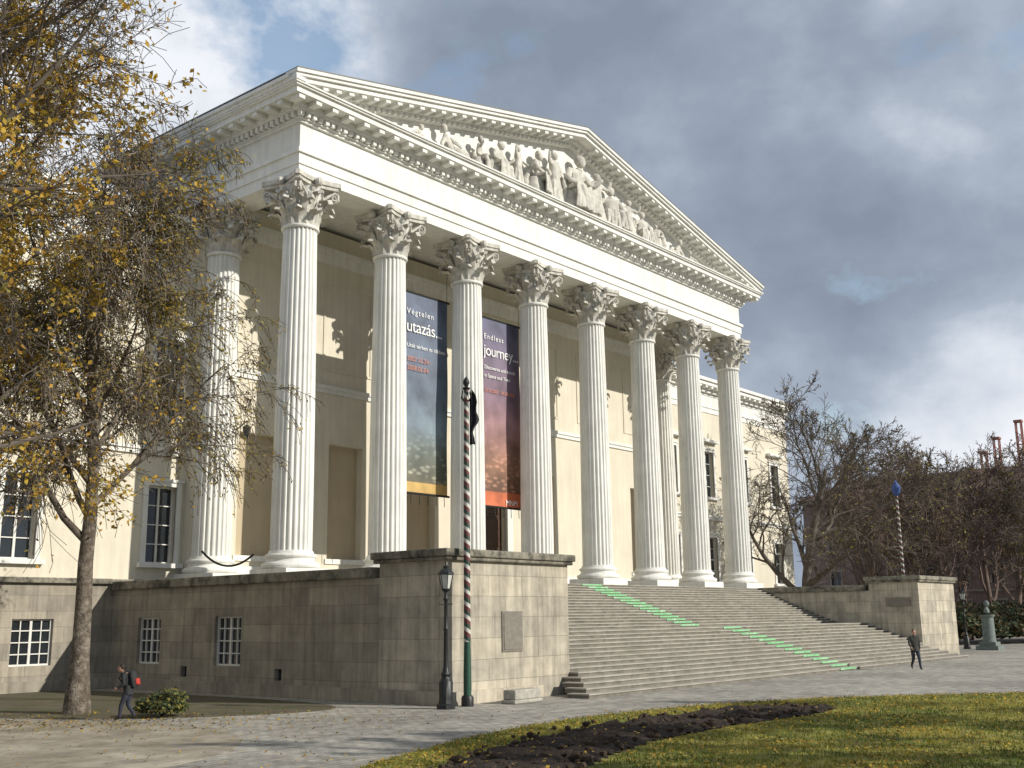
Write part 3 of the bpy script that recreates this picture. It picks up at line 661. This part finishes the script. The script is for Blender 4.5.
def person(name,kind,loc,face,height,jack,bag=False):
    e=empty(name,(loc[0],loc[1],0),face,height/1.82)
    P_=pose(kind); V,F=skin(P_,E,RS,2); b=MB()
    b.add(V,F)
    for i,f in enumerate(b.f):
        c=sum((Vector(b.v[k]) for k in f),Vector())/len(f)
        mi=0
        nearw=min((c-Vector(P_[16])).length,(c-Vector(P_[20])).length)<.075
        if nearw: mi=3
        elif c.z<.12 or (kind=='walk' and c.y>.2 and c.z<.2): mi=2
        elif c.z<P_[0][2]-.10: mi=1
        elif c.z>P_[3][2]+.02 and abs(c.x)<.1: mi=3
        b.m[i]=mi
    b.obj('body',[jack,m_jean,m_shoe,m_skin],e,smooth=80)
    j=MB()
    pz=P_[0]; j.lathe([(.175,pz[2]+.16),(.19,pz[2]+.02),(.195,pz[2]-.12),(.18,pz[2]-.125)],18,pz[0],pz[1],sy=.78,wave=lambda r,z,a:r*(1+.03*math.sin(a*7)),cap=False)
    nk=P_[3]; j.lathe([(.10,nk[2]-.05),(.085,nk[2]+.05),(.075,nk[2]+.05)],14,nk[0],nk[1]); j.obj('jacket_trim',[jack],e,smooth=60)
    h=HEADO[kind]; hd=MB(); hd.ball(h,.076,.095,.115,0,16,11); hd.ball((h[0],h[1]-.095,h[2]-.01),.014,.02,.022,0,6,4)
    hd.ball((h[0],h[1]-.02,h[2]-.07),.055,.07,.05,0,10,6)
    for sx in(-1,1):
        hd.ball((h[0]+sx*.078,h[1],h[2]-.005),.012,.02,.032,0,6,5); hd.ball((h[0]+sx*.03,h[1]-.083,h[2]+.012),.012,.008,.008,2,6,4)
    hd.box(h[0]-.024,h[0]+.024,h[1]-.092,h[1]-.086,h[2]-.058,h[2]-.05,3)
    hd.ball((h[0],h[1]+.022,h[2]+.028),.086,.095,.105,1,14,9)
    hd.obj('head',[m_skin,m_hair,m_iron,m_red],e,smooth=80)
    hn=MB()
    for wi,pi,sx in((15,16,1),(19,20,-1)):
        wv=Vector(P_[wi]); pv=Vector(P_[pi]); d=(pv-wv).normalized()
        sidev=d.cross(Vector((sx,0,0))); sidev.normalize()
        for k in range(4):
            o=pv+sidev*(.027-.018*k); Ln=[.07,.082,.078,.06][k]; hn.tube([o,o+d*Ln*.5,o+d*Ln*.8-Vector((sx*.015,0,0)),o+d*Ln-Vector((sx*.03,0,0))],[.0095,.009,.008,.006],5)
        o=wv+d*.03; hn.tube([o,o+sidev*.045+d*.03,o+sidev*.05+d*.06],[.012,.01,.008],5)
    hn.obj('fingers',[m_skin],e,smooth=80)
    if bag:
        q=MB(); c=P_[2]; q.lathe([(.10,-.26),(.16,-.24),(.18,-.1),(.175,.1),(.14,.22),(.06,.26)],16,sy=.62,mi=1); q.xf(Matrix.Translation((0,c[1]+.26,c[2]-.02))@Matrix.Rotation(.25,4,'X'))
        st=len(q.v); q.lathe([(.09,-.13),(.14,-.11),(.14,.05),(.09,.08)],12,sy=.5,mi=0); q.xf(Matrix.Translation((0,c[1]+.38,c[2]-.07))@Matrix.Rotation(.25,4,'X'),st)
        for sx in(-1,1): q.tube([(sx*.1,c[1]+.16,c[2]+.2),(sx*.12,c[1]+.02,c[2]+.21),(sx*.13,c[1]-.16,c[2]+.02),(sx*.13,c[1]+.0,c[2]-.2),(sx*.1,c[1]+.2,c[2]-.22)],.022,5,1)
        q.obj('backpack',[m_red,m_jack],e,smooth=60)
    return e
X,Y=from_cam(18.85,52.8); person('walking_man','walk',(X,Y),D2R(-50),1.86,m_jack2)
X,Y=from_cam(-10.6,31.2); person('pedestrian_with_backpack','stoop',(X,Y),D2R(180+40),1.6,m_jack,True)

# ------------------------------------------------------------------ banners
def text(s,x,y,z,size,mat,parent,sp=1):
    c=bpy.data.curves.new('lettering','FONT'); c.body=s; c.size=size; c.extrude=.004; c.space_character=sp
    o=bpy.data.objects.new('lettering',c); scene.collection.objects.link(o); o.location=(x,y,z); o.rotation_euler=(D2R(90),0,0); c.materials.append(mat); o.parent=parent
m_tw=M('print_white',(.8,.8,.78),.6,.03,2,simple=True); m_tr=M('print_red',(.55,.22,.15),.6,.03,2,simple=True)
def banner(x0,x1,z0,z1,mat,lines):
    e=empty('exhibition_banner'); b=MB(); nx,nz=10,24; Yb=37.5
    for j in range(nz+1):
        for i in range(nx+1):
            u=i/nx; v=j/nz; b.v.append((x0+(x1-x0)*u,Yb+.035*math.sin(u*6+v*9)*math.sin(v*3.14),z0+(z1-z0)*v))
    for j in range(nz):
        for i in range(nx):
            a=j*(nx+1)+i; b.f.append((a,a+1,a+nx+2,a+nx+1)); b.m.append(0)
    b.obj('cloth',[mat],e,smooth=180)
    f=MB(); f.tube([(x0-.15,Yb+.02,z1+.03),(x1+.15,Yb+.02,z1+.03)],.06,8); f.tube([(x0-.15,Yb+.02,z0-.03),(x1+.15,Yb+.02,z0-.03)],.06,8)
    for i in range(6):
        x=x0+.2+(x1-x0-.4)*i/5; f.tube([(x,Yb+.02,z0),(x+.02,Yb+.02,z0-.55)],.02,4)
    for x in (x0,x1): f.tube([(x,Yb+.02,z1),(x,Yb+.02,21.75)],.015,4)
    f.obj('battens',[m_iron],e)
    for (s,dx,z,sz,mt,sp) in lines: text(s,x0+dx,Yb-.05,z,sz,mt,e,sp)
    return e
bm1=banner_mat('banner_print',[(0,(.50,.32,.10)),(.06,(.54,.36,.12)),(.065,(.28,.27,.19)),(.2,(.22,.25,.22)),(.33,(.17,.22,.26)),(.5,(.12,.15,.20)),(1,(.10,.125,.19))])
bm2=banner_mat('banner_print_red',[(0,(.55,.14,.06)),(.06,(.55,.15,.06)),(.065,(.36,.19,.12)),(.2,(.38,.20,.13)),(.38,(.30,.17,.17)),(.55,(.20,.13,.17)),(1,(.10,.11,.18))])
banner(36.75,40.1,8.6,18.6,bm1,[("Végtelen",.38,17.5,.42,m_tw,1.3),("utazás...",.35,16.6,.88,m_tw,.95),("Utak térben és idöben",.40,15.8,.30,m_tw,1),("2007.10.24.-",.42,15.1,.34,m_tr,1),("2008.05.04.",.42,14.65,.34,m_tr,1)])
banner(42.3,45.95,8.35,18.45,bm2,[("Endless",.62,17.3,.42,m_tw,1.3),("journey...",.60,16.4,.86,m_tw,.92),("Discoveries and travels",.65,15.65,.29,m_tw,.95),("in Space and Time",.65,15.2,.29,m_tw,1),("24.10.2007 - 04.05.2008",.65,14.4,.27,m_tr,.95),("MNM",2.3,8.45,.42,m_tw,1)])

# ------------------------------------------------------------------ flag poles, lamps, block, bust
m_pg=M('pole_green',(.02,.07,.045),.5,.2,5,.1,20)
def flagpole(loc,H,blue=False):
    e=empty('flag_pole',(loc[0],loc[1],0)); b=MB()
    b.lathe([(.12,.0),(.12,1.0),(.10,1.9)],14,mi=1); b.obj('pole_base',[m_spiral,m_pg],e,smooth=50)
    s_=MB(); s_.lathe([(.105,1.9),(.10,H*.6),(.075,H-.1)],14); s_.obj('striped_shaft',[m_spiral],e,smooth=50)
    t=MB(); t.lathe([(.1,H-.1),(.13,H-.05),(.05,H),(.11,H+.12),(.09,H+.22),(.01,H+.34)],12)
    for a in (0,1.57,3.14,4.71): t.tube([(.07*math.cos(a),.07*math.sin(a),H-.5),(.22*math.cos(a),.22*math.sin(a),H-.35),(.16*math.cos(a),.16*math.sin(a),H-.15)],.02,5)
    t.lathe([(.19,.0),(.19,.25),(.15,.32)],14); t.obj('finial',[m_blue if blue else m_iron],e,smooth=50)
    if blue:
        q=MB(); q.lathe([(.1,H-.5),(.22,H-.3),(.30,H),(.24,H+.2),(.12,H+.35),(.02,H+.6)],12,wave=lambda r,z,a:r*(1+.15*math.sin(a*5+z*4))); q.obj('blue_wreath',[m_blue],e,smooth=60)
    else:
        f=MB(); n=12
        for j in range(n):
            v=j/(n-1); z=H-.45-1.45*v; wd=.08+.24*math.sin(min(1,v*1.2)*math.pi*.9)**.8*(1-.4*v)+.05*math.sin(v*14)
            for i in range(9):
                u=i/8; f.v.append((.1+wd*u,.09*math.sin(u*11+v*5)*(.3+u),z+.35*u*(1-v)-.1*u*math.sin(v*6)))
        for j in range(n-1):
            for i in range(8):
                a=j*9+i; f.f.append((a,a+1,a+10,a+9)); f.m.append(0)
        f.xf(Matrix.Rotation(-.9,4,'Z')); f.obj('furled_flag',[m_jack],e,smooth=180)
flagpole((25.65,23.15),9.9); flagpole((73.3,27.2),10.8,True)
m_lglass=M('lantern_glass',(.55,.56,.52),.15,.1,3,.02,10)
def lamp(x,y,H=4.1):
    e=empty('street_lamp',(x,y,0)); b=MB(); k=H/4.1
    b.lathe([(.26,0),(.26,.12),(.21,.16),(.19,.3),(.2,.75),(.16,.8),(.12,.9),(.15,.97),(.1,1.05),(.075,1.2),(.06,2.2),(.085,2.25),(.06,2.3),(.05,3.05),(.09,3.1),(.05,3.17),(.05,3.3),(.12,3.36),(.14,3.4)],16,wave=lambda r,z,a:r*(1+.05*math.cos(a*8)) if z<1.2 else r)
    for sx in(-1,1): b.tube([(0,0,2.95),(sx*.28,0,2.97)],.02,5)
    for a in range(6):
        q=a*math.pi/3; c,s_=math.cos(q),math.sin(q); b.tube([(.13*c,.13*s_,3.4),(.22*c,.22*s_,3.82)],.013,4)
    b.lathe([(.26,3.82),(.25,3.86),(.14,3.97),(.08,4.0),(.09,4.05),(.02,4.1),(.02,4.2)],6)
    b.obj('post',[m_iron],e,smooth=40)
    g_=MB(); g_.lathe([(.12,3.41),(.205,3.81)],6); g_.obj('lantern',[m_lglass],e); e.scale=(1,1,k); return e
X,Y=from_cam(-1.98,33.6); lamp(X,Y,4.2); lamp(83.2,26.7,4.2)
bk=MB(); bk.box(-.75,.75,-.28,.28,0,.12); bk.box(-.68,.68,-.24,.24,.12,.42)
o=bk.obj('stone_block',[m_sock]); bmod=o.modifiers.new('b','BEVEL'); bmod.width=.04; bmod.segments=2; o.location=(27.6,22.6,0); o.rotation_euler=(0,0,.05)
bs=empty('bust_monument',(81.5,24.6,0)); b=MB()
b.box(-.75,.75,-.75,.75,0,.3); b.box(-.55,.55,-.55,.55,.3,.55); b.lathe([(.46,.55),(.42,.7),(.40,2.2),(.5,2.3),(.52,2.4)],20); 
V,F=skin([(0,0,2.45),(0,0,2.7),(0,0,2.95),(.25,0,2.7),(-.25,0,2.7)],[(0,1),(1,2),(1,3),(1,4)],[.2,.22,.1,.13,.13],2); b.add(V,F); b.ball((0,-.02,3.15),.16,.19,.23,0,14,9); b.ball((0,-.2,3.13),.03,.04,.05,0,6,4)
b.obj('bust_and_pedestal',[m_verd],bs,smooth=45)

# ------------------------------------------------------------------ trees
def rv(rn): return Vector((rn.uniform(-1,1),rn.uniform(-1,1),rn.uniform(-1,1)))
def grow(mb,rn,p,d,Ln,r,lvl,C,tips):
    ns=C['seg'][lvl]; pts=[p.copy()]; rad=[r]; dirs=[d.copy()]
    for i in range(ns):
        d=(d+rv(rn)*C['wig'][lvl]+Vector((0,0,C['up'][lvl]))).normalized(); p=p+d*(Ln/ns); pts.append(p.copy()); dirs.append(d.copy()); rad.append(max(C['rmin'],r*(1-C['tap'][lvl]*(i+1)/ns)))
    if lvl==0: pts[0]=pts[0]+Vector((0,0,-.1)); rad[0]=r*1.45; 
    mb.tube(pts,rad,C['sides'][lvl],0,cap=False)
    if lvl<C['levels']:
        K=C['kids'][lvl]; s0=C['start'][lvl]
        for k in range(K):
            t=s0+(1-s0)*(k+rn.random())/K; t=min(t,.999); i=int(t*ns); fr=t*ns-i
            q=pts[i].lerp(pts[i+1],fr); dd_=dirs[i+1]; ax=dd_.orthogonal().normalized(); ax=Matrix.Rotation(rn.uniform(0,6.283),3,dd_)@ax
            an=C['ang'][lvl]*rn.uniform(.7,1.25); nd=(Matrix.Rotation(an,3,ax)@dd_).normalized()
            rr=(rad[i]*(1-fr)+rad[i+1]*fr)
            grow(mb,rn,q,nd,Ln*C['ratio'][lvl]*(1.15-.55*t)*rn.uniform(.7,1.25),max(C['rmin'],rr*C['rr'][lvl]),lvl+1,C,tips)
    if lvl>=C['levels']-1: tips.append(pts)
def cfg(**k):
    C=dict(levels=4,seg=[8,6,5,4,2],wig=[.10,.22,.28,.3,.35],up=[.05,.06,.03,.0,-.02],tap=[.72,.8,.85,.8,.6],sides=[10,7,5,3,3],kids=[9,7,6,5],start=[.35,.25,.2,.15],ang=[.85,.8,.8,.8],ratio=[.6,.55,.5,.5],rr=[.55,.55,.55,.6],rmin=.012); C.update(k); return C
def tree_meshes(name,H,r,seed,C,leaves,lsize,lper,mats,bark,lean=(0,0),keep=None):
    rn=random.Random(seed); b=MB(); tips=[]; grow(b,rn,Vector((0,0,0)),Vector((lean[0],lean[1],1)).normalized(),H*.78,r,0,C,tips)
    me=b.mesh(name+'_wood',[bark],smooth=60); lm=None
    if leaves:
        l=MB()
        for pts in tips:
            for k in range(lper):
                if rn.random()>leaves: continue
                i=rn.randrange(len(pts)-1); q=pts[i].lerp(pts[i+1],rn.random())+rv(rn)*.14
                nn=mnoise.noise(q*.35+Vector((seed,0,0)))
                if keep and not keep(q,nn,rn): continue
                s_=lsize*rn.uniform(.6,1.3); a=rv(rn).normalized(); c=a.orthogonal().normalized()*.6
                mi=0 if nn+rn.uniform(-.25,.25)>.05 else 1
                if len(mats)>2 and rn.random()<.22: mi=2
                l.add([q-a*s_,q+c*s_,q+a*s_,q-c*s_],[(0,1,2,3)],mi)
        lm=l.mesh(name+'_leaves',mats)
    return me,lm
def place(name,ms,loc,rot=0,sc_=1):
    e=empty(name,(loc[0],loc[1],0),rot,sc_); inst('trunk_and_branches',ms[0],e)
    if ms[1]: inst('leaves',ms[1],e)
    return e
C1=cfg(kids=[18,10,8,7],up=[.04,.10,-.08,-.25,-.40],wig=[.06,.2,.25,.22,.16],start=[.36,.18,.1,.05],ratio=[.60,.52,.55,.62],ang=[.80,.8,.85,.8],rmin=.011,seg=[9,7,5,4,3])
t1=tree_meshes('weeping_tree',17.0,.30,11,C1,.85,.07,4,[m_l3,m_l4,m_l1],m_bark,lean=(.02,.0),keep=lambda q,n,r_:n>-.15 or r_.random()<.4)
X,Y=from_cam(-12.9,33.7); place('autumn_tree',t1,(X,Y),.6)
C2=cfg(kids=[17,9,8,7],start=[.3,.2,.1,.05],up=[.04,.03,.0,-.04,-.08],ratio=[.60,.55,.52,.5],rmin=.009)
t2=tree_meshes('yellow_tree',19.5,.4,5,C2,.9,.075,6,[m_l1,m_l2,m_l3],m_bark3,keep=lambda q,n,r_:n>(-.08 if q.z<13 else .12) or r_.random()<.08)
X,Y=from_cam(-13.4,24.0); place('autumn_tree',t2,(X,Y),2.2)
C3=cfg(kids=[10,9,8,7],start=[.2,.2,.15,.1],ratio=[.72,.6,.5,.45],ang=[.75,.7,.75,.75],up=[.03,.07,.04,.02,0],rmin=.020,wig=[.16,.28,.32,.35,.35],rr=[.7,.6,.55,.6])
t3=tree_meshes('bare_tree',19,.5,23,C3,.22,.13,1,[m_l3,m_l4],m_bark3,lean=(.12,-.1))
place('bare_tree',t3,(77.6,36),.4,.92)
C4=cfg(kids=[9,8,8,6],start=[.2,.2,.15,.1],ratio=[.62,.58,.5,.45],ang=[.7,.7,.7,.7],rmin=.024,sides=[7,5,4,3,3])
t4=tree_meshes('bare_tree_b',17,.4,31,C4,.15,.16,1,[m_l4,m_l3],m_twig); t5=tree_meshes('bare_tree_c',15,.35,47,C4,.2,.16,1,[m_l4,m_l3],m_bark3)
for i,(r,gg,ms,s_) in enumerate([(31,97,t4,.9),(36.5,102,t5,1.05),(43,106,t4,1.0),(50,104,t5,1.0),(39,122,t4,1.15),(58,122,t5,1.15),(48,128,t4,1.15),(44,92,t5,.75),(53,98,t4,.85),(48,112,t4,1.05),(53,118,t4,1.1),(36,95,t4,.8)]):
    place('bare_tree',ms,from_cam(r,gg),i*1.3,s_)
C5=cfg(kids=[7,6,6,4]); t6=tree_meshes('park_tree',15,.35,61,C5,.9,.16,6,[m_l1,m_l3],m_bark2); X,Y=from_cam(25,14.5); place('bare_tree',t6,(X,Y),1.0)
X,Y=from_cam(34,20); place('bare_tree',t6,(X,Y),2.4)

def shrub(name,cx,cy,rx,ry,rz,n,mats,ls,seed=1):
    rn=random.Random(seed); e=empty(name,(cx,cy,0)); l=MB(); t=MB()
    for k in range(n):
        a=rn.uniform(0,6.283); ph=math.asin(rn.uniform(-.2,1)); rr=rn.uniform(.45,1)**.5
        v=Vector((rx*math.cos(a)*math.cos(ph),ry*math.sin(a)*math.cos(ph),rz*(.35+.65*math.sin(ph)))); v*=rr*(1+.35*mnoise.noise(v*1.7/max(rz,.5)))
        v.z=abs(v.z); d=rv(rn).normalized(); c=d.orthogonal().normalized()*.5; s_=ls*rn.uniform(.6,1.4); l.add([v-d*s_,v+c*s_,v+d*s_,v-c*s_],[(0,1,2,3)],rn.choice([0,0,1]))
    for k in range(16):
        a=rn.uniform(0,6.283); t.tube([(0,0,0),(rx*.4*math.cos(a),ry*.4*math.sin(a),rz*.5),(rx*.8*math.cos(a),ry*.8*math.sin(a),rz*rn.uniform(.6,.95))],[.02,.015,.006],4)
    l.obj('leaves',mats,e); t.obj('stems',[m_bark2],e)
X,Y=from_cam(-9.9,32.2); shrub('shrub',X,Y,.75,.75,.75,1800,[m_l5,m_l3],.06)
for i,(r,gg,rx,rz) in enumerate([(38,96,6,3.2),(46,98,6,3.6),(54,102,7,4),(33,92,3,2.4)]):
    X,Y=from_cam(r,gg); shrub('evergreen_hedge',X,Y,rx,rx,rz,6000,[m_l5,m_l4],.22,i+3)

AB=empty('apartment_building'); a=MB(); ga=MB(); fa=MB(); Pb=PL(138.0); ops=[]
for fl_ in range(4):
    for i in range(26): ops.append((-40+i*4-.65,-40+i*4+.65,1.6+fl_*4,3.9+fl_*4))
wall(a,Pb,-44,64,0,16.8,ops,.3)
for o_ in ops:
    ga.add([Pb(o_[0],.28,o_[2]),Pb(o_[1],.28,o_[2]),Pb(o_[1],.28,o_[3]),Pb(o_[0],.28,o_[3])],[(0,1,2,3)])
    fa.pbox(Pb,o_[0]-.2,o_[0],-.06,.02,o_[2],o_[3]); fa.pbox(Pb,o_[1],o_[1]+.2,-.06,.02,o_[2],o_[3]); fa.pbox(Pb,o_[0]-.3,o_[1]+.3,-.15,.02,o_[3],o_[3]+.25); fa.pbox(Pb,(o_[0]+o_[1])/2-.05,(o_[0]+o_[1])/2+.05,.2,.27,o_[2],o_[3])
a.box(138.35,152,-44,64,0,16.7)
fa.box(137.5,138.3,-44.3,64.3,16.8,17.3); fa.box(137.8,138.02,-44,64,5.0,5.25)
rr_=MB(); rr_.add([(137.3,-44.6,17.3),(137.3,64.6,17.3),(145,60,20.4),(145,-40,20.4),(153,-44.6,17.3),(153,64.6,17.3)],[(0,1,2,3),(3,2,5,4),(1,5,2),(0,3,4)])
for yy in (10,34,50): rr_.box(143,144.2,yy,yy+1.6,19,22.0)
a.obj('walls',[m_pink],AB); ga.obj('glass',[m_glass],AB); fa.obj('trim',[M('trim_pale',(.34,.29,.24),.8,.1,1,.1,10)],AB); rr_.obj('roof',[m_tile],AB)
def mast(r,gg,H,wd):
    X,Y=from_cam(r,gg); e=empty('lattice_mast',(X,Y,0)); b=MB()
    for sx in(-1,1):
        for sy in(-1,1): b.tube([(sx*wd,sy*wd,0),(sx*wd*.8,sy*wd*.8,H)],.11,4)
    z=0;k=0
    while z<H-2:
        for (p,q) in (((-1,-1),(1,-1)),((1,-1),(1,1)),((1,1),(-1,1)),((-1,1),(-1,-1))):
            if k%2: p,q=q,p
            b.tube([(p[0]*wd*.9,p[1]*wd*.9,z),(q[0]*wd*.9,q[1]*wd*.9,z+1.2)],.07,3); b.tube([(p[0]*wd*.9,p[1]*wd*.9,z),(q[0]*wd*.9,q[1]*wd*.9,z)],.07,3)
        z+=1.2;k+=1
    b.box(-wd*1.2,wd*1.2,-wd*1.2,wd*1.2,H-.4,H); b.obj('lattice',[m_rust],e)
mast(.436*190,190,30,.55); mast(.449*190,190,32.5,.55); mast(.471*190,190,35.5,.55)
print('objects',len(bpy.data.objects))
